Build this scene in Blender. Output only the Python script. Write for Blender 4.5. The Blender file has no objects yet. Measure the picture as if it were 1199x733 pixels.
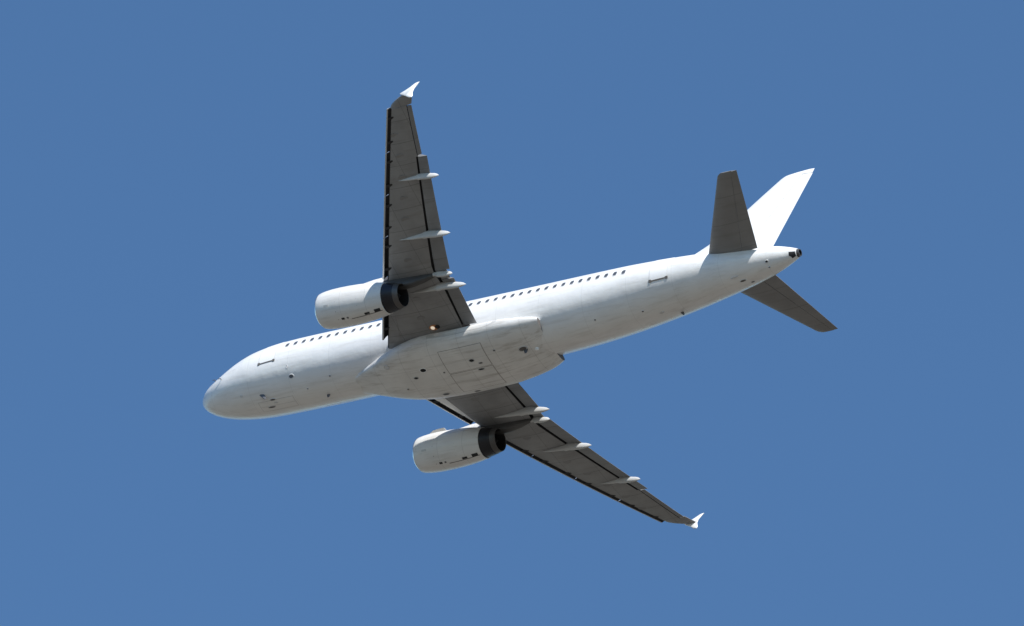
import bpy, bmesh, math, random
import numpy as np
from mathutils import Vector, Matrix

random.seed(4)
scene = bpy.context.scene
COL = scene.collection

# ------------------------------------------------------------------ camera, sky, sun, exposure
# Airframe coordinates: x metres aft of the nose, y metres to starboard, z metres up.
# Rows: picture right, picture up, back towards the camera, as seen in airframe coordinates.
VIEW = np.array([[0.861006, 0.458291, 0.220540],
                 [0.188100, -0.689821, 0.699118],
                 [0.472532, -0.560461, -0.680144]])
DIST = 600.37
PIVOT = np.array([18.0, 0.0, 0.0])
ELEV = math.radians(38.0)                 # the camera looks up this steeply
SUN_AIR = np.array([0.60, -0.68, 0.745])   # direction to the sun in airframe coordinates
SUN_AIR = SUN_AIR / np.linalg.norm(SUN_AIR)
CAM_POS = np.array([0.0, 0.0, 1.7])

ce, se = math.cos(ELEV), math.sin(ELEV)
B = np.array([[1.0, 0.0, 0.0], [0.0, -se, -ce], [0.0, ce, -se]])      # columns right, up, back in the world
AIR2W = B @ VIEW
AIR_POS = CAM_POS + B @ np.array([-29.6 / 21.4405, -25.49 / 21.4405, -DIST]) - AIR2W @ PIVOT

cam_d = bpy.data.cameras.new('camera')
cam = bpy.data.objects.new('camera', cam_d)
COL.objects.link(cam)
cam.matrix_world = Matrix(((B[0][0], B[0][1], B[0][2], CAM_POS[0]),
                           (B[1][0], B[1][1], B[1][2], CAM_POS[1]),
                           (B[2][0], B[2][1], B[2][2], CAM_POS[2]), (0, 0, 0, 1)))
cam_d.sensor_width = 36.0
cam_d.lens = 21.4405 * DIST / 1199.0 * 36.0
cam_d.clip_start = 1.0
cam_d.clip_end = 80000.0
scene.camera = cam

sun_w = AIR2W @ SUN_AIR
sun_el = math.asin(sun_w[2])
sun_az = math.atan2(sun_w[0], sun_w[1])   # clockwise from +Y
print('sun elevation', math.degrees(sun_el), 'azimuth', math.degrees(sun_az))

world = bpy.data.worlds.new('World')
scene.world = world
world.use_nodes = True
wn = world.node_tree
bg = wn.nodes['Background']
sky = wn.nodes.new('ShaderNodeTexSky')
sky.sky_type = 'NISHITA'
sky.sun_disc = False
sky.sun_elevation = sun_el
sky.sun_rotation = sun_az
sky.altitude = 3000
sky.air_density = 1.6
sky.dust_density = 0.0
sky.ozone_density = 7.0
tint = wn.nodes.new('ShaderNodeVectorMath')      # white balance of the sky
tint.operation = 'MULTIPLY'
tint.inputs[1].default_value = (0.83, 0.955, 0.965)
wn.links.new(sky.outputs[0], tint.inputs[0])
wn.links.new(tint.outputs[0], bg.inputs[0])
bg.inputs[1].default_value = 0.118

sun_d = bpy.data.lights.new('sun', 'SUN')
sun_d.energy = 5.0
sun_d.angle = math.radians(0.53)
sun_d.color = (1.0, 0.965, 0.91)
sun = bpy.data.objects.new('sun', sun_d)
COL.objects.link(sun)
sun.rotation_euler = Vector(-sun_w).to_track_quat('-Z', 'Y').to_euler()

scene.view_settings.view_transform = 'Standard'
scene.view_settings.look = 'None'
scene.view_settings.gamma = 1.0
scene.view_settings.exposure = 0.35
scene.cycles.max_bounces = 8
scene.cycles.diffuse_bounces = 4


# ------------------------------------------------------------------ materials
def new_mat(name):
    m = bpy.data.materials.new(name)
    m.use_nodes = True
    nt = m.node_tree
    return m, nt, nt.nodes['Principled BSDF']


def paint(name, col, rough=0.4, var=0.05, streak=0.0, streak_col=(0.2, 0.17, 0.13), seams=None, metal=0.0,
          coat=0.0, bump=0.002, seam_dark=0.6):
    """Aircraft paint: faint patchy wear, grime dragged aft along x, thin panel seams."""
    m, nt, p = new_mat(name)
    N, L = nt.nodes, nt.links
    tc = N.new('ShaderNodeTexCoord')
    cur = None
    n1 = N.new('ShaderNodeTexNoise'); n1.inputs['Scale'].default_value = 0.9; n1.inputs['Detail'].default_value = 6
    L.new(tc.outputs['Object'], n1.inputs['Vector'])
    r1 = N.new('ShaderNodeMapRange')
    r1.inputs['From Min'].default_value = 0.3; r1.inputs['From Max'].default_value = 0.7
    r1.inputs['To Min'].default_value = 1 - var; r1.inputs['To Max'].default_value = 1 + var
    L.new(n1.outputs[0], r1.inputs['Value'])
    mul = N.new('ShaderNodeVectorMath'); mul.operation = 'SCALE'
    mul.inputs[0].default_value = col
    L.new(r1.outputs[0], mul.inputs['Scale'])
    cur = mul.outputs[0]
    if streak > 0:
        mp = N.new('ShaderNodeMapping'); mp.inputs['Scale'].default_value = (0.35, 4.0, 4.0)
        L.new(tc.outputs['Object'], mp.inputs['Vector'])
        n2 = N.new('ShaderNodeTexNoise'); n2.inputs['Scale'].default_value = 1.0; n2.inputs['Detail'].default_value = 7
        n2.inputs['Roughness'].default_value = 0.65
        L.new(mp.outputs[0], n2.inputs['Vector'])
        r2 = N.new('ShaderNodeMapRange')
        r2.inputs['From Min'].default_value = 0.5; r2.inputs['From Max'].default_value = 0.78
        r2.inputs['To Min'].default_value = 0.0; r2.inputs['To Max'].default_value = streak
        L.new(n2.outputs[0], r2.inputs['Value'])
        mx = N.new('ShaderNodeMix'); mx.data_type = 'RGBA'
        L.new(r2.outputs[0], mx.inputs[0]); L.new(cur, mx.inputs[6]); mx.inputs[7].default_value = (*streak_col, 1)
        cur = mx.outputs[2]
    if seams:
        sp = N.new('ShaderNodeSeparateXYZ'); L.new(tc.outputs['Object'], sp.inputs[0])
        for axis, pitch, width, offs in seams:
            a = N.new('ShaderNodeMath'); a.operation = 'ADD'; a.inputs[1].default_value = 500 * pitch - offs
            L.new(sp.outputs[axis], a.inputs[0])
            f = N.new('ShaderNodeMath'); f.operation = 'MODULO'; f.inputs[1].default_value = pitch
            L.new(a.outputs[0], f.inputs[0])
            lt = N.new('ShaderNodeMath'); lt.operation = 'LESS_THAN'; lt.inputs[1].default_value = width
            L.new(f.outputs[0], lt.inputs[0])
            k = N.new('ShaderNodeMath'); k.operation = 'MULTIPLY'; k.inputs[1].default_value = seam_dark
            L.new(lt.outputs[0], k.inputs[0])
            mx = N.new('ShaderNodeMix'); mx.data_type = 'RGBA'
            L.new(k.outputs[0], mx.inputs[0]); L.new(cur, mx.inputs[6])
            mx.inputs[7].default_value = (col[0] * .25, col[1] * .25, col[2] * .25, 1)
            cur = mx.outputs[2]
    L.new(cur, p.inputs['Base Color'])
    p.inputs['Roughness'].default_value = rough
    p.inputs['Metallic'].default_value = metal
    p.inputs['Coat Weight'].default_value = coat
    p.inputs['Coat Roughness'].default_value = 0.15
    nb = N.new('ShaderNodeTexNoise'); nb.inputs['Scale'].default_value = 1.6; nb.inputs['Detail'].default_value = 2
    L.new(tc.outputs['Object'], nb.inputs['Vector'])
    bp = N.new('ShaderNodeBump'); bp.inputs['Strength'].default_value = 0.5; bp.inputs['Distance'].default_value = bump * 8
    L.new(nb.outputs[0], bp.inputs['Height']); L.new(bp.outputs[0], p.inputs['Normal'])
    return m


M_WHITE = paint('white_fuselage_paint', (0.80, 0.80, 0.79), 0.34, 0.04, 0.34, (0.34, 0.30, 0.25),
                [(0, 2.66, 0.025, 1.1)], coat=0.3, bump=0.004, seam_dark=0.16)
M_FAIRING = paint('white_fairing_paint', (0.72, 0.71, 0.69), 0.42, 0.08, 0.62, (0.27, 0.235, 0.19),
                  [(0, 1.9, 0.025, 0.6), (1, 1.45, 0.02, 0.72)], coat=0.15, bump=0.006, seam_dark=0.3)
M_TAILWHITE = paint('white_tail_paint', (0.82, 0.82, 0.81), 0.35, 0.02, 0.0, coat=0.3, bump=0.001)
M_COWL = paint('white_engine_paint', (0.72, 0.71, 0.69), 0.38, 0.05, 0.35, (0.30, 0.26, 0.21),
               [(0, 1.55, 0.025, 0.5)], coat=0.2, bump=0.003, seam_dark=0.25)
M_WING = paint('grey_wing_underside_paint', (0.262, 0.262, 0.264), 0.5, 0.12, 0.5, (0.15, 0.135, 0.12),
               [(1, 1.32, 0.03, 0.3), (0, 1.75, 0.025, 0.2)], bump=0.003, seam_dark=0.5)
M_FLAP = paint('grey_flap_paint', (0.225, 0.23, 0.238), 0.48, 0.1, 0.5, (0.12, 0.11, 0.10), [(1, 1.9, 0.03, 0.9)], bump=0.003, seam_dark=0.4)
M_STAB = paint('grey_stabilizer_paint', (0.228, 0.226, 0.226), 0.5, 0.09, 0.3, (0.11, 0.10, 0.085),
               [(1, 1.7, 0.03, 0.4)], bump=0.002, seam_dark=0.4)
M_SLAT = paint('bare_slat_metal', (0.50, 0.50, 0.50), 0.42, 0.06, 0.2, metal=0.55, bump=0.002)
M_FTF = paint('light_grey_fairing_paint', (0.56, 0.56, 0.55), 0.42, 0.06, 0.45, (0.20, 0.18, 0.15), bump=0.001)
M_PYLON = paint('stained_shaded_pylon_metal', (0.075, 0.073, 0.072), 0.5, 0.25, 0.6, (0.05, 0.045, 0.04))  # heat stain, darkened further to paint in the shadow behind the nozzle
M_COVE = paint('dark_recess_shade', (0.018, 0.018, 0.02), 0.7, 0.1)  # near-black puts the shade inside coves and openings into the colour
M_SEAMSHADE = paint('dark_sealant_and_shadow', (0.13, 0.12, 0.115), 0.7, 0.1)  # sealant; also paints the shadow line under the cabin doors
M_DOORSEAM = paint('gear_door_sealant', (0.32, 0.30, 0.28), 0.6, 0.2)
M_FAINTSEAM = paint('grey_door_sealant', (0.52, 0.52, 0.51), 0.6, 0.1)
M_LIP = paint('polished_inlet_metal', (0.75, 0.76, 0.78), 0.25, 0.04, metal=0.9)
M_NOZZLE = paint('heat_stained_nozzle_metal', (0.036, 0.036, 0.042), 0.42, 0.25, 0.4, (0.03, 0.027, 0.025), metal=0.6)
M_RIM = paint('worn_nozzle_rim_metal', (0.12, 0.112, 0.108), 0.5, 0.15, metal=0.6)
M_BLACK = paint('black_opening_interior', (0.008, 0.008, 0.009), 0.9, 0.1)  # near-black inside of nozzle, exhaust pipe and air inlet
M_GLASS = paint('dark_window_glass', (0.085, 0.09, 0.10), 0.15, 0.1, coat=0.4)
M_FRAME = paint('window_frame_grey', (0.62, 0.62, 0.62), 0.5, 0.05)
M_BLADE = paint('antenna_grey', (0.10, 0.10, 0.11), 0.5, 0.1)
M_ORANGE = paint('painted_lamp_glow', (0.55, 0.24, 0.10), 0.4, 0.1)
M_REDLENS = paint('red_beacon_glass', (0.35, 0.03, 0.02), 0.2, 0.05, coat=0.5)

# the lit lamp in the wing root
M_LAMP, nt, p = new_mat('lit_lamp_glass')
p.inputs['Base Color'].default_value = (0.8, 0.78, 0.7, 1)
p.inputs['Emission Color'].default_value = (1.0, 0.82, 0.62, 1)
p.inputs['Emission Strength'].default_value = 0.4

# dry fields far below
M_GROUND, nt, p = new_mat('dry_field_ground')
N, L = nt.nodes, nt.links
tc = N.new('ShaderNodeTexCoord')
n1 = N.new('ShaderNodeTexNoise'); n1.inputs['Scale'].default_value = 0.0016; n1.inputs['Detail'].default_value = 10
n2 = N.new('ShaderNodeTexNoise'); n2.inputs['Scale'].default_value = 0.8; n2.inputs['Detail'].default_value = 8
L.new(tc.outputs['Object'], n1.inputs['Vector']); L.new(tc.outputs['Object'], n2.inputs['Vector'])
cr = N.new('ShaderNodeValToRGB')
cr.color_ramp.elements[0].position = 0.38; cr.color_ramp.elements[0].color = (0.098, 0.092, 0.073, 1)
cr.color_ramp.elements[1].position = 0.62; cr.color_ramp.elements[1].color = (0.19, 0.165, 0.138, 1)
L.new(n1.outputs[0], cr.inputs[0])
r2 = N.new('ShaderNodeMapRange'); r2.inputs['To Min'].default_value = 0.75; r2.inputs['To Max'].default_value = 1.25
L.new(n2.outputs[0], r2.inputs['Value'])
vm = N.new('ShaderNodeVectorMath'); vm.operation = 'SCALE'
L.new(cr.outputs[0], vm.inputs[0]); L.new(r2.outputs[0], vm.inputs['Scale'])
L.new(vm.outputs[0], p.inputs['Base Color'])
p.inputs['Roughness'].default_value = 0.95
p.inputs['Specular IOR Level'].default_value = 0.1


# ------------------------------------------------------------------ mesh helpers
def make(name, verts, faces, mats, parent=None, mat_idx=None, smooth=True, sharp=32, recalc=True):
    me = bpy.data.meshes.new(name)
    me.from_pydata([tuple(map(float, v)) for v in verts], [], faces)
    if not isinstance(mats, (list, tuple)):
        mats = [mats]
    for m in mats:
        me.materials.append(m)
    if mat_idx is not None:
        me.polygons.foreach_set('material_index', mat_idx)
    if recalc:
        bm = bmesh.new(); bm.from_mesh(me)
        bmesh.ops.remove_doubles(bm, verts=bm.verts, dist=1e-6)
        bmesh.ops.recalc_face_normals(bm, faces=bm.faces)
        bm.to_mesh(me); bm.free()
    if smooth:
        me.polygons.foreach_set('use_smooth', [True] * len(me.polygons))
        me.set_sharp_from_angle(angle=math.radians(sharp))
    me.update()
    o = bpy.data.objects.new(name, me)
    COL.objects.link(o)
    if parent is not None:
        o.parent = parent
    return o


class MB:
    """Collects shapes that belong to ONE part."""
    def __init__(self):
        self.v, self.f, self.mi = [], [], []

    def add(self, verts, faces, mi=0):
        b = len(self.v)
        self.v += [tuple(p) for p in verts]
        self.f += [tuple(b + i for i in f) for f in faces]
        self.mi += [mi] * len(faces) if isinstance(mi, int) else list(mi)

    def loft(self, rings, cap=True, mi=0, seg_mi=None):
        n = len(rings[0]); v = [p for r in rings for p in r]; f = []; m = []
        for i in range(len(rings) - 1):
            for j in range(n):
                k = (j + 1) % n
                f.append((i * n + j, i * n + k, (i + 1) * n + k, (i + 1) * n + j))
                m.append(seg_mi[j] if seg_mi else mi)
        if cap:
            f.append(tuple(range(n))[::-1]); m.append(mi)
            f.append(tuple((len(rings) - 1) * n + j for j in range(n))); m.append(mi)
        self.add(v, f, m)

    def box(self, c, s):
        cx, cy, cz = c; sx, sy, sz = [q / 2 for q in s]
        v = [(cx + a * sx, cy + b * sy, cz + d * sz) for a in (-1, 1) for b in (-1, 1) for d in (-1, 1)]
        self.add(v, [(0, 1, 3, 2), (4, 6, 7, 5), (0, 4, 5, 1), (2, 3, 7, 6), (0, 2, 6, 4), (1, 5, 7, 3)])

    def build(self, name, mats, parent=None, **k):
        return make(name, self.v, self.f, mats, parent, self.mi, **k)


def pchip(x, y, q):
    x = np.asarray(x, float); y = np.asarray(y, float); q = np.asarray(q, float)
    h = np.diff(x); d = np.diff(y) / h; m = np.zeros_like(y)
    for i in range(1, len(x) - 1):
        if d[i - 1] * d[i] > 0:
            w1 = 2 * h[i] + h[i - 1]; w2 = h[i] + 2 * h[i - 1]
            m[i] = (w1 + w2) / (w1 / d[i - 1] + w2 / d[i])
    m[0] = d[0]; m[-1] = d[-1]
    i = np.clip(np.searchsorted(x, q) - 1, 0, len(h) - 1); t = (q - x[i]) / h[i]
    return ((2*t**3 - 3*t**2 + 1) * y[i] + (t**3 - 2*t**2 + t) * h[i] * m[i]
            + (-2*t**3 + 3*t**2) * y[i+1] + (t**3 - t**2) * h[i] * m[i+1])


# ------------------------------------------------------------------ the ground, far below the aircraft
S = 45000.0
g = make('ground', [(-S, -S, 0), (S, -S, 0), (S, S, 0), (-S, S, 0)], [(0, 1, 2, 3)], M_GROUND, smooth=False, recalc=False)
g['kind'] = 'structure'

# ------------------------------------------------------------------ the aircraft
jet = bpy.data.objects.new('passenger_jet', None)
COL.objects.link(jet)
jet.empty_display_size = 2.0
jet.matrix_world = Matrix([[*AIR2W[i], AIR_POS[i]] for i in range(3)] + [[0, 0, 0, 1]])
jet['label'] = 'plain white twin-engine passenger jet climbing with slats out, seen from below against clear blue sky'
jet['category'] = 'airplane'

FT = np.array([
    [0, -.68, -.72, .01], [.03, -.50, -.88, .17], [.1, -.37, -1.0, .32], [.3, -.15, -1.2, .57], [.6, .08, -1.38, .82],
    [1.0, .30, -1.55, 1.05], [1.5, .56, -1.70, 1.27], [2.0, .90, -1.82, 1.45], [2.5, 1.24, -1.91, 1.59],
    [3, 1.49, -1.97, 1.71], [3.6, 1.71, -2.02, 1.82], [4.4, 1.88, -2.05, 1.90], [5.4, 2.0, -2.06, 1.95],
    [6.6, 2.06, -2.07, 1.97], [8, 2.07, -2.07, 1.975], [20, 2.07, -2.07, 1.975], [22, 2.07, -2.0, 1.965],
    [23.5, 2.07, -1.9, 1.955], [25, 2.07, -1.76, 1.935], [27, 2.06, -1.48, 1.88], [29, 2.02, -1.12, 1.76],
    [31, 1.96, -.74, 1.57], [33, 1.90, -.34, 1.30], [34.5, 1.82, -.02, 1.06], [36, 1.70, .38, .72],
    [36.8, 1.53, .70, .44], [37.2, 1.40, .90, .27]])


def fus(x):
    t, b, w = [float(pchip(FT[:, 0], FT[:, k], np.array([x]))[0]) for k in (1, 2, 3)]
    return (t + b) / 2, (t - b) / 2, w


def fus_pt(x, th, off=0.0):
    zc, hh, hw = fus(x)
    n = Vector((0, math.cos(th) / hw, math.sin(th) / hh)).normalized()
    return (x, hw * math.cos(th) + off * n.y, zc + hh * math.sin(th) + off * n.z)


def th_of_z(x, z, port=True):
    zc, hh, hw = fus(x)
    a = math.asin(max(-1, min(1, (z - zc) / hh)))
    return math.pi - a if port else a


NS = 96
xs = list(np.linspace(0, 1, 16) ** 2) + list(np.linspace(1.15, 8, 34)) + list(np.linspace(9, 20, 12)) + list(np.linspace(20.6, 37.2, 50))
fb = MB()
fb.loft([[fus_pt(x, 2 * math.pi * j / NS) for j in range(NS)] for x in xs])
fuselage = fb.build('fuselage', M_WHITE, jet, sharp=60)


def fus_patch(name, x0, x1, ta, tb, off, mat, parent, nx=4, nt_=10, thick=0.03, inset_round=0.0):
    """A panel that follows the skin between two stations and two angles round the body."""
    mb = MB(); outer = []; inner = []
    for i in range(nx + 1):
        for j in range(nt_ + 1):
            x = x0 + (x1 - x0) * i / nx; t = ta + (tb - ta) * j / nt_
            outer.append(fus_pt(x, t, off)); inner.append(fus_pt(x, t, off - thick))
    n = nt_ + 1; T = (nx + 1) * n; f = []
    for i in range(nx):
        for j in range(nt_):
            f.append((i*n+j, i*n+j+1, (i+1)*n+j+1, (i+1)*n+j)); f.append((T+i*n+j, T+(i+1)*n+j, T+(i+1)*n+j+1, T+i*n+j+1))
    for j in range(nt_):
        f.append((j, T+j, T+j+1, j+1)); a = nx*n
        f.append((a+j, a+j+1, T+a+j+1, T+a+j))
    for i in range(nx):
        f.append((i*n, (i+1)*n, T+(i+1)*n, T+i*n)); a = nt_
        f.append((i*n+a, T+i*n+a, T+(i+1)*n+a, (i+1)*n+a))
    mb.add(outer + inner, f)
    return mb.build(name, mat, parent, sharp=40)


# cabin windows along the port side
def window(x, z, port=True):
    mb = MB()
    def ring(w, h, off):
        out = []
        for j in range(16):
            a = 2 * math.pi * j / 16
            cx, cz = math.cos(a), math.sin(a)
            px = w * math.copysign(abs(cx) ** 0.7, cx); pz = h * math.copysign(abs(cz) ** 0.7, cz)
            out.append(fus_pt(x + px, th_of_z(x + px, z + pz, port), off))
        return out
    mb.loft([ring(.150, .205, -.02), ring(.150, .205, .010), ring(.120, .17, .011), ring(.115, .165, .006)], cap=True, mi=0)
    mb.mi[-1] = 1
    mb.build('passenger_window', [M_FRAME, M_GLASS], fuselage, recalc=True)


xw = 6.13
while xw < 27.8:
    window(xw, 0.50)
    xw += 0.5335


def door(x0, x1, z0, z1, sill=True):
    xm = (x0 + x1) / 2
    ta, tb = th_of_z(xm, z0), th_of_z(xm, z1)
    s = 0.03
    zc, hh, hw = fus(xm)
    ds = s / hh
    d = fus_patch('cabin_door', x0, x1, ta, tb, 0.012, M_TAILWHITE, fuselage, nt_=16)
    fus_patch('door_seal', x0 - s, x1 + s, ta + ds, tb - ds, 0.004, M_FAINTSEAM, d, nt_=16)
    # shadow line under the door painted as a dark strip, with two hinge pockets
    fus_patch('sill_shadow', x0 + .02, x1 - .02, ta + .07 / hh, ta + .012 / hh, 0.02, M_SEAMSHADE, d, nx=3, nt_=2)
    fus_patch('sill_pocket', x0 - .05, x0 + .09, ta + .10 / hh, ta - .04 / hh, 0.025, M_SEAMSHADE, d, nx=2, nt_=2)
    fus_patch('sill_pocket', x1 - .09, x1 + .05, ta + .10 / hh, ta - .04 / hh, 0.025, M_SEAMSHADE, d, nx=2, nt_=2)
    return d


# parts of a door hang one level below the fuselage at most: re-parent to the fuselage later
door(4.52, 5.52, -0.50, 1.32)
door(29.12, 30.12, -0.24, 1.50)
for o in list(COL.objects):
    if o.parent is not None and o.parent.name.startswith('cabin_door'):
        o.parent = fuselage

# cockpit windows
for sg in (True, False):
    for (x0, x1, za, zb) in ((1.45, 2.05, .50, .95), (2.12, 2.75, .58, 1.12), (2.82, 3.35, .66, 1.12)):
        def tt(x, z):
            return th_of_z(x, z, sg)
        xm = (x0 + x1) / 2
        zc, hh, hw = fus(xm)
        zb2 = min(zb, zc + hh * 0.93)
        fus_patch('cockpit_window', x0, x1, tt(xm, za), tt(xm, zb2), 0.006, M_GLASS, fuselage, nt_=6)

# nose gear doors, service hatches and vents on the belly
def oval(name, x, y, rx, ry, zfun, parent, rim=None, hole=None):
    """Small oval opening under the body: a raised rim round a darker recessed middle."""
    def ring(k, off):
        out = []
        for a in np.linspace(0, 2 * math.pi, 17)[:-1]:
            px = x + rx * k * math.cos(a); py = y + ry * k * math.sin(a)
            out.append((px, py, zfun(px, py) - off))
        return out
    mb = MB()
    mb.loft([ring(1.25, -.02), ring(1.20, .022), ring(1.0, .026), ring(.94, .014)])
    mb.mi[-1] = 1
    return mb.build(name, [rim or M_FAINTSEAM, hole or M_COVE], parent)


def zfus(x, y):
    zc, hh, hw = fus(x)
    return zc - hh * math.sqrt(max(0, 1 - (y / hw) ** 2))


def belly_patch(name, x0, x1, y0, y1, mat, off=0.008, parent=fuselage):
    xm = (x0 + x1) / 2; zc, hh, hw = fus(xm)
    ta = 2 * math.pi - math.acos(max(-1, min(1, y0 / hw))); tb = 2 * math.pi - math.acos(max(-1, min(1, y1 / hw)))
    return fus_patch(name, x0, x1, ta, tb, off, mat, parent, nx=3, nt_=4)


belly_patch('gear_door_seam', 4.07, 6.33, -.385, .385, M_FAINTSEAM, .003)
belly_patch('nose_gear_door', 4.1, 6.3, -.36, -.012, M_WHITE)
belly_patch('nose_gear_door', 4.1, 6.3, .012, .36, M_WHITE)
for nm, ox, oy, rx, ry, hl in (
        ('service_panel', 5.05, -.40, .20, .07, M_SEAMSHADE), ('service_panel', 4.75, .08, .27, .07, M_SEAMSHADE), ('drain_port', 5.15, -.18, .12, .05, M_FRAME),
        ('drain_port', 3.2, -.88, .10, .06, M_FRAME), ('outflow_valve', 29.2, .2, .14, .08, M_FRAME), ('service_panel', 33.75, -.36, .22, .05, M_FRAME),
        ('service_panel', 34.1, .02, .2, .08, M_SEAMSHADE), ('service_panel', 34.5, .36, .13, .06, M_BLADE), ('drain_port', 35.68, -.50, .09, .06, M_COVE), ('drain_port', 35.72, -.17, .06, .04, M_SEAMSHADE),
        ('static_port', 6.62, -1.34, .17, .09, M_BLADE), ('drain_port', 6.4, -1.70, .05, .05, M_FRAME), ('drain_port', 7.4, -.6, .05, .04, M_SEAMSHADE),
        ('drain_port', 9.0, -1.0, .06, .04, M_SEAMSHADE), ('drain_port', 25.6, -.7, .06, .05, M_SEAMSHADE), ('drain_port', 28.3, -.3, .07, .05, M_SEAMSHADE)):
    oval(nm, ox, oy, rx * .85, ry * .85, zfus, fuselage, M_FRAME, hl)
belly_patch('cargo_door_panel', 7.6, 9.4, 1.1, 1.7, M_WHITE, .006)


def blade(name, x, y, h, chord, parent, mat, th=.06, zb=None, sweep=.3, side=-1):
    """A swept blade antenna standing on the belly (side -1) or the crown (+1)."""
    zc, hh, hw = fus(x)
    z0 = zb if zb is not None else zc + side * hh * math.sqrt(max(0, 1 - (y / hw) ** 2))
    mb = MB(); rings = []
    for t, k in ((-.15, 1.05), (0, 1), (.6, .8), (1, .45)):
        c = chord * k; xo = x + sweep * h * max(t, 0) + (chord - c) * .3; z = z0 + side * h * t
        rings.append([(xo + c * a, y + b * th * k, z) for a, b in ((0, 0), (.25, .5), (.6, .4), (1, 0), (.6, -.4), (.25, -.5))])
    mb.loft(rings)
    return mb.build(name, mat, parent)


blade('antenna', 4.35, -.78, .42, .30, fuselage, M_BLADE, sweep=.9)
blade('antenna', 8.3, .05, .22, .22, fuselage, M_BLADE)
blade('drain_mast', 30.0, .75, .22, .20, fuselage, M_BLADE, sweep=.8)
blade('antenna', 9.0, 0, .30, .36, fuselage, M_TAILWHITE, side=1)
blade('antenna', 21.5, 0, .30, .36, fuselage, M_TAILWHITE, side=1)
# probes beside the cockpit
for px, pz in ((1.25, -.35), (1.85, -.62)):
    th = th_of_z(px, pz); mb = MB()
    a = Vector(fus_pt(px, th, -.02)); b = Vector(fus_pt(px, th, .12)) + Vector((.05, 0, 0)); c = b + Vector((-.16, 0, 0))
    def tube(p, q, r):
        d = (q - p).normalized(); u = d.orthogonal().normalized(); w = d.cross(u)
        return [[tuple(s + u * r * math.cos(t) + w * r * math.sin(t)) for t in np.linspace(0, 2*math.pi, 9)[:-1]] for s in (p, q)]
    mb.loft(tube(a, b, .022)); mb.loft(tube(b, c, .02))
    mb.build('air_probe', M_BLADE, fuselage)

# tail end: auxiliary power exhaust
mb = MB()
def circ(x, z, r, n=32, ky=1.0):
    return [(x, ky * r * math.cos(2*math.pi*j/n), z + r * math.sin(2*math.pi*j/n)) for j in range(n)]
mb.loft([circ(37.0, 1.13, .25), circ(37.16, 1.145, .238), circ(37.34, 1.15, .20), circ(37.34, 1.15, .165), circ(37.05, 1.15, .16)], seg_mi=None)
nf = 32
mb.mi = [0] * (nf * 3) + [1] * nf + [0, 1]
mb.build('exhaust_pipe', [M_RIM, M_BLACK], fuselage)
mb = MB()   # dark louvre under the tail end
rings = []
for x, k in ((36.86, .5), (36.98, 1.0), (37.17, .9)):
    zc, hh, hw = fus(x)
    rings.append([fus_pt(x, math.radians(a), .012) for a in np.linspace(180 + 25, 180 + 25 + 60 * k, 9)] +
                 [fus_pt(x, math.radians(a), -.03) for a in np.linspace(180 + 25 + 60 * k, 180 + 25, 9)])
mb.loft(rings)
mb.build('tail_vent', M_COVE, fuselage)

# ---- belly fairing between and behind the wings
BF = np.array([  # x, half width, top, bottom
    [10.2, .55, -1.7, -2.02], [10.8, .82, -1.6, -2.12], [11.6, 1.15, -1.48, -2.27], [12.5, 1.52, -1.32, -2.43],
    [13.6, 1.88, -1.12, -2.55], [15, 2.12, -.95, -2.60], [17, 2.20, -.90, -2.63], [19, 2.22, -.78, -2.60],
    [20.2, 2.16, -.80, -2.47], [21.1, 2.04, -.88, -2.33], [21.8, 1.91, -.98, -2.14], [22.25, 1.76, -1.10, -1.92],
    [22.47, 1.64, -1.22, -1.80]])


def bf(x):
    w, t, b = [float(pchip(BF[:, 0], BF[:, k], np.array([x]))[0]) for k in (1, 2, 3)]
    return w, t, b


def bf_pt(x, th, off=0.0, n=2.7):
    w, t, b = bf(x); c = t * .55 + b * .45
    cy, sz = math.cos(th), math.sin(th)
    if sz > 0: n = float(np.interp(x, [15.5, 18.6], [2.5, 1.22]))
    h = (t - c) if sz > 0 else (c - b)
    return (x, (w + off) * math.copysign(abs(cy) ** (2 / n), cy), c + (h + off) * math.copysign(abs(sz) ** (2 / n), sz))


mb = MB()
mb.loft([[bf_pt(x, 2 * math.pi * j / 80) for j in range(80)] for x in list(np.linspace(10.2, 21.8, 48)) + [22.0, 22.15, 22.27, 22.36, 22.42, 22.45]])
mb.mi[-1] = 1
belly = mb.build('belly_fairing', [M_FAIRING, M_SEAMSHADE], jet, sharp=50)


def bf_patch(name, x0, x1, y0, y1, mat, off=.008, nx=4, nt_=6):
    """Panel on the flat underside of the belly fairing."""
    mb = MB(); outer = []; inner = []
    for i in range(nx + 1):
        x = x0 + (x1 - x0) * i / nx
        w, t, b = bf(x); c = t * .55 + b * .45
        for j in range(nt_ + 1):
            y = y0 + (y1 - y0) * j / nt_
            s = (1 - min(1, abs(y / w)) ** 2.7) ** (1 / 2.7)
            z = c - (c - b) * s
            outer.append((x, y, z - off)); inner.append((x, y, z + .03))
    n = nt_ + 1; T = (nx + 1) * n; f = []
    for i in range(nx):
        for j in range(nt_):
            f.append((i*n+j, i*n+j+1, (i+1)*n+j+1, (i+1)*n+j)); f.append((T+i*n+j, T+(i+1)*n+j, T+(i+1)*n+j+1, T+i*n+j+1))
    for j in range(nt_):
        f.append((j, T+j, T+j+1, j+1)); a = nx*n
        f.append((a+j, a+j+1, T+a+j+1, T+a+j))
    for i in range(nx):
        f.append((i*n, (i+1)*n, T+(i+1)*n, T+i*n)); a = nt_
        f.append((i*n+a, T+i*n+a, T+(i+1)*n+a, (i+1)*n+a))
    mb.add(outer + inner, f)
    return mb.build(name, mat, belly, sharp=40)


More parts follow.
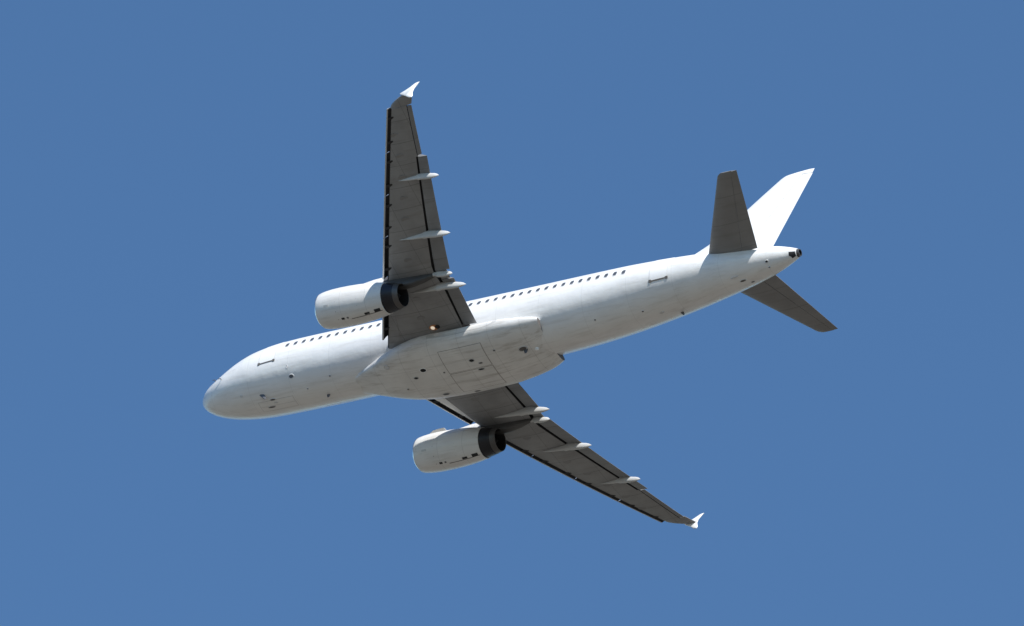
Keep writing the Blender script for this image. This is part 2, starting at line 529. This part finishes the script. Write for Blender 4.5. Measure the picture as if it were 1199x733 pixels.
for sg in (-1, 1):
    a, b = sorted((sg * .05, sg * 1.55))
    bf_patch('gear_door_seam', 16.34, 19.06, a - .028, b + .028, M_DOORSEAM, .005)
    bf_patch('main_gear_door', 16.38, 19.02, a, b, M_FAIRING, .011)
def zbf(x, y):
    w, t, b = bf(x); c = t * .55 + b * .45
    return c - (c - b) * (1 - min(1, abs(y / w)) ** 2.7) ** (1 / 2.7)


for nm, ox, oy, rx, ry, rm, hl in (
        ('air_inlet', 14.98, -.64, .19, .13, M_TAILWHITE, M_BLACK), ('drain_port', 14.30, -.20, .13, .08, None, M_COVE),
        ('vent_grille', 18.05, -.62, .15, .10, None, M_COVE), ('vent_grille', 18.28, .12, .19, .06, None, M_COVE),
        ('vent_grille', 18.47, -.32, .12, .06, None, M_SEAMSHADE), ('vent_grille', 15.3, 1.45, .2, .09, None, M_BLADE),
        ('vent_grille', 17.1, 1.78, .18, .07, None, M_BLADE), ('drain_port', 12.9, -1.2, .15, .10, M_FAINTSEAM, M_FRAME),
        ('vent_grille', 21.1, -.42, .22, .14, None, M_SEAMSHADE), ('drain_port', 16.1, -.2, .06, .05, None, M_SEAMSHADE),
        ('drain_port', 19.6, -.9, .07, .05, None, M_SEAMSHADE), ('drain_port', 13.4, .5, .06, .05, None, M_SEAMSHADE)):
    oval(nm, ox, oy, rx, ry, zbf, belly, rm, hl)
# anti-collision lamp and drain mast at the aft edge of the fairing
mb = MB()
w, t, b = bf(21.9)
mb.loft([[(21.75 + r * math.cos(a), -.05 + r * math.sin(a), b + dz) for a in np.linspace(0, 2*math.pi, 17)[:-1]]
         for r, dz in ((.13, .05), (.13, -.02), (.11, -.10), (.06, -.15), (.01, -.165))])
mb.build('beacon_lamp', M_TAILWHITE, belly)
blade('drain_mast', 21.1, -.3, .28, .26, belly, M_BLADE, zb=bf(21.1)[2] + .02)

# ------------------------------------------------------------------ wings
def zl(y):
    t = (abs(y) - 2) / 15
    return -1.4 + 1.15 * t + .95 * t * t


def xle(y): return 12.73 + .529 * (y - 2)
def thk(y): return float(np.interp(y, [1, 2, 6.4, 12, 17], [.92, .86, .52, .34, .22]))
def ksl(y): return float(np.interp(y, [2, 6, 17], [1.08, .98, .74]))
def xte(y): return float(np.interp(y, [1, 2, 5.4, 6.0, 13.2, 16.4, 17], [18.72, 18.80, 19.05, 19.12, 21.32, 22.20, 22.36]))
def xgap(y): return float(np.interp(y, [1, 2, 5.0, 6.0, 13.2], [17.80, 17.85, 18.12, 18.02, 20.62]))
Y_FE, Y_SE = 13.2, 16.35      # flap end, slat end


def low(y, x):                # height of the lower skin
    a, b = xle(y) + .42 * ksl(y), xte(y)
    s = (x - a) / (b - a)
    return zl(y) + thk(y) * .34 * ((s - .42) / .58) ** 2


def wing_ring(y, sg, xend, zone):
    k, th = ksl(y), thk(y)
    xl = xle(y); xs = xl + .42 * k
    up = xend + (.30 * (xte(y) - xend) if zone == 'flap' else .0)
    pts = []; mi = []
    n = 10
    for i in range(n):
        x = xs + (xend - xs) * i / (n - 1); pts.append((x, low(y, x))); mi.append(0)
    mi[-1] = 1
    zt = low(y, xend)
    if zone == 'flap':
        pts += [(xend + .03, zt + .10 + .1 * th), (up, zt + .16 + .1 * th), (up + .01, zt + .19 + .1 * th)]
    else:
        hz = .09 + .12 * th
        pts += [(xend + .012, zt + .3 * hz), (xend + .012, zt + .7 * hz), (xend, zt + hz)]
    mi += [1, 1, 0]
    ztop = pts[-1][1]; xtop = pts[-1][0]
    m = 9
    zn = low(y, xs)
    xa, za = xl + .55 * k, zn + .50 * th
    for i in range(1, m + 1):                       # over the top, back to the leading edge
        s = i / m; x = xtop + (xa - xtop) * s
        z = ztop + (za - ztop) * s + .42 * th * math.sin(math.pi * s ** .8) * (1 - .15 * s)
        pts.append((x, z)); mi.append(0)
    mi[-1] = 1
    pts += [(xl + .36 * k, zn + .36 * th), (xl + .31 * k, zn + .22 * th), (xl + .335 * k, zn + .09 * th)]
    mi += [1, 1, 1]
    return [(x, sg * y, z) for x, z in pts], mi


def slat_ring(y, sg):
    k, th = ksl(y), thk(y); xl = xle(y)
    z0 = low(y, xl + .42 * k) - .05 * th - .02
    p = [(.12, .0), (.05, .015), (.012, .06), (.0, .12), (.02, .19), (.08, .29), (.2, .41), (.38, .51), (.60, .57),
         (.60, .545), (.40, .46), (.28, .36), (.20, .24), (.155, .12), (.135, .02)]
    return [(xl + a * k, sg * y, z0 + b * th) for a, b in p]


SLAT_MI = [0] * 9 + [1] * 5 + [0]


def flap_ring(y, sg, xg, xt, drop, t):
    zg = low(y, xg)
    c = xt - xg
    p = [(0.0, .45), (.02, .2), (.07, .04), (.18, 0), (.5, .0), (.8, .02), (1.0, .0), (1.0, .05), (.75, .38), (.45, .78), (.2, .95), (.07, .85), (.015, .65)]
    return [(xg + a * c, sg * y, zg + b * t - drop * a) for a, b in p]


def canoe(mb, x0, x1, y, sg, w, h, zfun, xbreak, droop):
    rings = []
    for i in range(19):
        s = i / 18; x = x0 + (x1 - x0) * s
        r = max(.02, (math.sin(math.pi * min(1, s / .9) * .5) ** .9) if s < .5 else (1 - ((s - .5) / .5) ** 2.8) ** .8 if s < 1 else .02)
        zz = zfun(min(x, xbreak)) - max(0, x - xbreak) * droop
        up = .15 if x < xbreak else   .15 + .0 * min(1, (x - xbreak) / .5)
        ww, hh_ = w * r, h * r
        rings.append([(x, sg * y + ww * math.cos(t), zz + (up * (r > .05) * min(1, r * 2) if math.sin(t) > 0 else 0) * math.sin(t)
                       + (hh_ * math.sin(t) if math.sin(t) < 0 else 0)) for t in np.linspace(0, 2 * math.pi, 17)[:-1]])
    mb.loft(rings)


def build_wing(sg):
    side = 'left' if sg < 0 else 'right'
    rings = []; smi = None
    ys = list(np.linspace(1.5, 5.4, 8)) + list(np.linspace(5.8, Y_FE - .02, 14))
    mb = MB()
    rr = [wing_ring(y, sg, xgap(y), 'flap') for y in ys]
    mb.loft([r[0] for r in rr], seg_mi=rr[0][1])
    ys2 = list(np.linspace(Y_FE - .02, 16.3, 7))
    rr = [wing_ring(y, sg, xte(y) - .62 + .25 * 0, 'ail') for y in ys2]
    mb.loft([r[0] for r in rr], seg_mi=rr[0][1])
    wing = mb.build('wing', [M_WING, M_COVE], jet, sharp=40)

    # rounded wing tip: sections shrink towards the fence
    mb = MB(); tip = []
    for y in (16.3, 16.42, 16.55, 16.68, 16.80, 16.90, 16.97):
        f = (y - 16.3) / .67
        xa = xle(16.3) + .31 * ksl(16.3) + (f ** 1.9) * 1.02 + .15 * f
        xb = xte(y) - .33 + .2 * f; th = thk(y) * (1 - .35 * f)
        c = xb - xa; z = zl(y) + .02
        p = [(0, .5), (.03, .25), (.1, .1), (.3, .0), (.6, .03), (.85, .2), (1, .42), (1, .5), (.8, .75), (.5, 1.0), (.25, 1.05), (.1, .9), (.03, .72)]
        tip.append([(xa + a * c, sg * y, z + b * th * .85) for a, b in p])
    mb.loft(tip)
    mb.build('wing_tip', M_WING, wing, sharp=40)
    # slats
    for a, b in ((2.25, 5.15), (6.15, 8.66), (8.70, 11.20), (11.24, 13.76), (13.80, Y_SE)):
        mb = MB(); mb.loft([slat_ring(y, sg) for y in np.linspace(a, b, 6)], seg_mi=SLAT_MI)
        mb.build('slat', [M_SLAT, M_COVE], wing, sharp=40)
    for y in (2.9, 4.4, 6.7, 8.1, 9.25, 10.6, 11.8, 13.2, 14.35, 15.75):
        k = ksl(y); mb = MB(); xl = xle(y)
        z = low(y, xl + .42 * k)
        mb.box((xl + .36 * k, sg * y, z + .055), (.54 * k, .17, .14))
        mb.build('slat_notch_shade', M_COVE, wing, sharp=30)  # dark box paints the shaded cut-out at a slat track
    # flaps
    for a, b in ((2.05, 5.30), (5.95, Y_FE - .04)):
        mb = MB(); R = []
        for y in np.linspace(a, b, 9):
            xg = xgap(y) + float(np.interp(y, [2, 5, 6, 9, 13], [.05, .10, .12, .10, .085]))
            R.append(flap_ring(y, sg, xg, xte(y), .07, .10 + .28 * thk(y)))
        mb.loft(R); mb.build('flap', M_FLAP, wing, sharp=40)
    # narrow tab between the two flaps, behind the engine
    mb = MB(); mb.loft([flap_ring(y, sg, xgap(y) + .16, xte(y) - .22, .03, .2) for y in np.linspace(5.34, 5.91, 4)])
    mb.build('flap_tab', M_WING, wing, sharp=40)
    # aileron
    mb = MB(); R = []
    for y in np.linspace(Y_FE + .06, 16.25, 7):
        xh = xte(y) - .585
        zg = low(y, xh - .03); c = xte(y) - xh - .33
        hz = .09 + .12 * thk(y)
        p = [(0, .5), (.01, .1), (.06, 0), (.5, .12), (1, .32), (1, .42), (.5, .75), (.06, 1.0), (.01, .9)]
        R.append([(xh + q * c, sg * y, zg + r * hz) for q, r in p])
    mb.loft(R); mb.build('aileron', M_FLAP, wing, sharp=40)

    # flap track fairings
    for y, x0, x1, w, h in ((4.95, 16.1, 19.72, .17, .36), (5.78, 17.3, 19.26, .13, .26), (8.4, 17.15, 20.48, .155, .34), (12.0, 18.9, 21.55, .135, .28)):
        mb = MB()
        canoe(mb, x0, x1, y, sg, w, h, lambda x, y=y: low(y, x), xgap(y) + .1, .24)
        mb.build('flap_track_fairing', M_FTF, wing, sharp=60)

    # wing tip fence
    z0 = zl(17.0) + .10
    prof = [(21.45, z0 + .02), (21.75, z0 + .16), (22.05, z0 + .36), (22.34, z0 + .60), (22.54, z0 + .64), (22.46, z0 + .48), (22.30, z0 + .16),
            (22.27, z0 - .08), (22.36, z0 - .36), (22.34, z0 - .50), (22.14, z0 - .48), (21.85, z0 - .26), (21.5, z0 - .06)]
    mb = MB()
    def lay(t, k):
        cx = 21.9; cz = z0 + .08
        return [(cx + (x - cx) * k, sg * (16.99 + t + .05 * abs(z - z0)), cz + (z - cz) * k) for x, z in prof]
    mb.loft([lay(-.035, .93), lay(-.015, 1), lay(.015, 1), lay(.035, .93)])
    mb.build('wing_tip_fence', M_TAILWHITE, wing, sharp=50)

    # strip at the root leading edge: starboard white paints in light falling there
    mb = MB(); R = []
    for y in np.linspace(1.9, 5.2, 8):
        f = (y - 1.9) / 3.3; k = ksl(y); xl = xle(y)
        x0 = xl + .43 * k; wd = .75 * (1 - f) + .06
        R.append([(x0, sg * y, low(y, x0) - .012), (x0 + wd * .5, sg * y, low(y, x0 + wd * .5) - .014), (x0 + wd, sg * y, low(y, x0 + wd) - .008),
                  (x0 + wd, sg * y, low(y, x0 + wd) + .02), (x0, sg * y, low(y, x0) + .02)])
    mb.loft(R); mb.build('root_strip', M_TAILWHITE if sg > 0 else M_WING, wing, sharp=40)

    # landing lamp in the wing root
    mb = MB()
    X, Yy = 16.25, 2.42; zc = low(Yy, X)
    for r, mi, dz in ((.24, 0, -.004),):
        mb.loft([[(X + .05 + r * 1.2 * math.cos(a), sg * Yy + r * .8 * math.sin(a), zc + q) for a in np.linspace(0, 2*math.pi, 17)[:-1]] for q in (.05, dz - .01)])
    mb.build('lamp_glow_disc', M_ORANGE, wing)  # orange disc paints the glow round the lamp
    mb = MB()
    mb.loft([[(X - .02 + r * math.cos(a), sg * Yy + r * math.sin(a), zc - q) for a in np.linspace(0, 2*math.pi, 17)[:-1]] for r, q in ((.12, -.02), (.12, .03), (.09, .06), (.03, .075))])
    mb.build('landing_lamp', M_LAMP if sg < 0 else M_FRAME, wing)
    mb = MB()
    mb.loft([[(X + .27 + .14 * math.cos(a), sg * Yy + .14 * math.sin(a), zc - q) for a in np.linspace(0, 2*math.pi, 17)[:-1]] for q in (-.02, .02)])
    mb.build('lamp_recess', M_COVE, wing)
    # fuel tank access panels
    for i in range(10):
        y = 3.2 + i * 1.28
        if abs(y - 5.75) < .7: continue
        X = xle(y) + (xgap(y if y < 13 else 13) - xle(y)) * .55
        mb = MB()
        mb.loft([[(X + .26 * math.cos(a), sg * y + .15 * math.sin(a) , low(y, X) + q) for a in np.linspace(0, 2*math.pi, 21)[:-1]] for q in (.02, -.006)])
        mb.build('access_panel', M_STAB, wing)
    return wing


wings = [build_wing(-1), build_wing(1)]

# ------------------------------------------------------------------ engines
EX, EY, EZ = 11.2, 5.75, -2.02


def build_engine(sg):
    def ring(x, r, n=56, flat=0.0):
        out = []
        for j in range(n):
            a = 2 * math.pi * j / n
            zz = r * math.sin(a)
            if zz < 0 and flat: zz *= 1 + flat * .06
            out.append((EX + x, sg * EY + r * math.cos(a), EZ - .02 * x + zz))
        return out
    mb = MB()
    cp = [(.12, .955), (.25, .995), (.5, 1.035), (.9, 1.07), (1.4, 1.085), (2.0, 1.08), (2.6, 1.055), (3.2, 1.005), (3.7, .945), (4.12, .875), (4.20, .86), (4.20, .82), (4.0, .80)]
    mb.loft([ring(x, r, flat=1.0) for x, r in cp], cap=False)
    # inner barrel
    mb.loft([ring(x, r) for x, r in ((.12, .955), (.14, .83), (.5, .80), (1.1, .82), (1.12, .05))], cap=False)
    eng = mb.build('engine', M_COWL, jet, sharp=45, recalc=False)
    mb = MB()
    mb.loft([ring(x, r) for x, r in ((.14, .962), (.05, .935), (.0, .895), (.03, .855), (.14, .832))], cap=False)
    mb.build('inlet_lip', M_LIP, eng, sharp=60)
    mb = MB()
    for i in range(22):
        a0 = 2 * math.pi * i / 22; v = []
        for r, tw, cx in ((.22, .25, 0), (.5, .17, .06), (.80, .10, .12)):
            for s_ in (-1, 1):
                a = a0 + s_ * tw
                v.append((EX + .95 + cx * .3 + s_ * .09, sg * EY + r * math.cos(a), EZ + r * math.sin(a)))
        mb.add(v, [(0, 1, 3, 2), (2, 3, 5, 4)])
    mb.build('fan_blades', M_NOZZLE, eng, recalc=False)
    mb = MB()
    mb.loft([ring(x, r) for x, r in ((.52, .01), (.6, .09), (.75, .18), (1.0, .25), (1.1, .26))])
    mb.build('spinner', M_BLADE, eng)
    # nozzle: dark cone with a paler worn rim
    mb = MB()
    mb.loft([ring(x, r) for x, r in ((4.0, .835), (4.24, .83), (4.5, .79), (4.74, .735), (4.76, .742), (4.84, .715))], cap=False)
    mb.build('exhaust_nozzle', M_NOZZLE, eng, sharp=20)
    mb = MB()
    mb.loft([ring(x, r) for x, r in ((4.84, .712), (4.95, .685), (5.13, .645), (5.15, .63), (5.13, .615))], cap=False)
    mb.build('nozzle_rim', M_RIM, eng, sharp=30)
    mb = MB()
    mb.loft([ring(x, r) for x, r in ((5.13, .616), (4.7, .62), (4.2, .63), (4.19, .02))], cap=False)
    mb.build('nozzle_interior', M_BLACK, eng)
    mb = MB()
    mb.loft([ring(x, r) for x, r in ((4.2, .34), (4.5, .30), (4.8, .18), (4.98, .02))])
    mb.build('exhaust_plug', M_BLACK, eng)
    # dark vents, drains and latches along the keel
    def vent(x0, x1, a_deg, half, mat, off=.012, name='cowl_vent'):
        mb = MB(); rr = []
        for x in np.linspace(x0, x1, 4):
            r = float(np.interp(x, [c[0] for c in cp[:11]], [c[1] for c in cp[:11]]))
            def P(a, o):
                zz = (r + o) * math.sin(a)
                if zz < 0: zz *= 1.06
                return (EX + x, sg * EY + (r + o) * math.cos(a), EZ - .02 * x + zz)
            A = [math.radians(a_deg + half * t) for t in (-1, -.3, .3, 1)]
            rr.append([P(a, off) for a in A] + [P(a, -.03) for a in A[::-1]])
        mb.loft(rr); mb.build(name, mat, eng)
    vent(1.62, 1.80, 262, 3.2, M_COVE)
    vent(1.95, 2.05, 262, 2.5, M_BLADE)
    vent(3.05, 3.35, 263, 3.5, M_COVE)
    vent(3.65, 4.0, 262, 5.5, M_COVE)
    vent(2.2, 4.1, 269, 1.0, M_SEAMSHADE, name='cowl_seam')
    vent(1.40, 1.43, 250, 42, M_SEAMSHADE, .004, 'cowl_seam')
    vent(2.75, 2.77, 240, 30, M_FAINTSEAM, .004, 'cowl_seam')
    vent(.7, 1.0, 215, 3, M_FAINTSEAM, .006, 'service_panel')
    # strake on the inboard upper side
    a = math.radians(42 if sg < 0 else 138)
    mb = MB(); R = []
    for x, h in ((.85, .01), (1.1, .14), (1.6, .17), (1.8, .17), (1.92, .02)):
        r = float(np.interp(x, [c[0] for c in cp[:11]], [c[1] for c in cp[:11]]))
        n = (math.cos(a), math.sin(a)); t_ = (-math.sin(a), math.cos(a))
        R.append([(EX + x, sg * EY + n[0] * (r + q) + t_[0] * s_, EZ - .02 * x + n[1] * (r + q) + t_[1] * s_) for q, s_ in ((-.04, -.02), (h, -.012), (h, .012), (-.04, .02))])
    mb.loft(R); mb.build('strake', M_COWL, eng)
    # pylon
    mb = MB(); R = []
    for x, w, zb, zt in ((12.2, .03, -1.05, -.93), (12.6, .12, -1.05, -.80), (13.3, .20, -1.10, -.62), (14.2, .24, -1.2, -.48), (14.9, .25, -1.3, -.44),
                         (15.6, .25, -1.46, -.6), (16.2, .25, -1.56, -.7), (16.8, .23, -1.52, -.75), (17.4, .19, -1.38, -.8), (17.9, .12, -1.2, -.8), (18.3, .03, -1.0, -.85)):
        zm = (zb + zt) / 2; h = (zt - zb) / 2
        R.append([(x, sg * EY + w * math.copysign(abs(math.cos(t)) ** .7, math.cos(t)), zm + h * math.copysign(abs(math.sin(t)) ** .6, math.sin(t))) for t in np.linspace(0, 2*math.pi, 25)[:-1]])
    mb.loft(R[:5]); mb.build('pylon', M_COWL, eng, sharp=50)
    mb = MB(); mb.loft(R[4:]); mb.build('rear_pylon', M_PYLON, eng, sharp=50)
    return eng


engines = [build_engine(-1), build_engine(1)]


# ------------------------------------------------------------------ tail
def foil_ring(xa, xb, y, z, t, vertical=False):
    p = [(0, 0), (.02, .32), (.08, .68), (.2, .95), (.35, 1.0), (.55, .85), (.8, .45), (1, .06), (1, -.06), (.8, -.45), (.55, -.85), (.35, -1), (.2, -.95), (.08, -.68), (.02, -.32)]
    c = xb - xa
    if vertical: return [(xa + a * c, b * t / 2, z) for a, b in p]
    return [(xa + a * c, y, z + b * t / 2) for a, b in p]


def elev_seam_ring(y, sg, f, c0, c1): pass


for sg in (-1, 1):
    def sx(y): return 32.12 + .605 * (y - .93), 35.20 + .236 * (y - .9)
    def sz(y): return 1.0 + .100 * y
    mb = MB(); R = []
    ys = list(np.linspace(.3, 5.9, 12)) + [6.0, 6.08, 6.15, 6.2]
    H = .70
    for y in ys:
        a, b = sx(y); f = max(0, (y - 6.0) / .2)
        a += .16 * f ** 2; t = (b - a) * .10 * (1 - .55 * f)
        hx = a + (b - a) * H
        p = [(0, 0), (.02, .32), (.08, .68), (.2, .95), (.38, 1.0), (.55, .85), (H - .004, .62), (H - .004, -.62), (.55, -.85), (.38, -1), (.2, -.95), (.08, -.68), (.02, -.32)]
        R.append([(a + q * (b - a), sg * y, sz(y) + r * t / 2) for q, r in p])
    mb.loft(R)
    st = mb.build('horizontal_stabilizer', M_STAB, jet, sharp=40)
    mb = MB(); R = []
    for y in np.linspace(1.0, 6.17, 9):
        a, b = sx(y); t = (b - a) * .10
        p = [(H + .006, .60), (.85, .32), (1, .05), (1, -.05), (.85, -.32), (H + .006, -.60)]
        R.append([(a + q * (b - a), sg * y, sz(y) + r * t / 2) for q, r in p])
    mb.loft(R); mb.build('elevator', M_STAB, st, sharp=40)

# fin
zf = [1.5, 2.05, 2.5, 3.0, 3.43, 4.2, 5.0, 5.77, 6.6, 7.3, 7.62, 7.635, 7.74, 7.84, 7.93]
xf = [28.3, 28.9, 29.75, 30.5, 31.12, 31.75, 32.42, 33.07, 33.77, 34.38, 34.66, 34.68, 34.82, 35.45, 36.25]
def fte(z): return 35.40 + .222 * (z - 2.1)
mb = MB(); R = []
HF = .70
for z, x in zip(zf, xf):
    b = fte(z); xm = x if z > 3.2 else 31.12 - (3.43 - z) * .86
    c = b - xm
    t = c * .095
    hx = b - c * .32 if z < 7.63 else b - .02
    te = .64 if z < 7.63 else .06
    p = [(x, 0), (x + .02 * c, .16), (xm + .08 * c, .58), (xm + .2 * c, .95), (xm + .35 * c, 1.0), (xm + .5 * c, .88), (hx - .012, te)]
    if z <= 3.2: p[0] = (x, 0); p[1] = (x + .4 * (xm - x) + .01, .12)
    R.append([(q, r * t / 2, z) for q, r in p] + [(q, -r * t / 2, z) for q, r in p[:0:-1]])
mb.loft(R)
fin = mb.build('vertical_stabilizer', M_TAILWHITE, jet, sharp=40)
mb = MB(); R = []
for z in np.linspace(2.0, 7.60, 12):
    xm = float(np.interp(z, zf, xf)) if z > 3.2 else 31.12 - (3.43 - z) * .86
    b = fte(z); c = b - xm; hx = b - c * .32; t = c * .095 * (1 if z < 7.5 else 1 - (z - 7.5) * 1.2)
    R.append([(q, r * t / 2 * (1 if z < 7.6 else .8), z) for q, r in ((hx + .012, .62), (hx + .5 * (b - hx), .34), (b, .05), (b, -.05), (hx + .5 * (b - hx), -.34), (hx + .012, -.62))])
mb.loft(R); mb.build('rudder', M_TAILWHITE, fin, sharp=40)
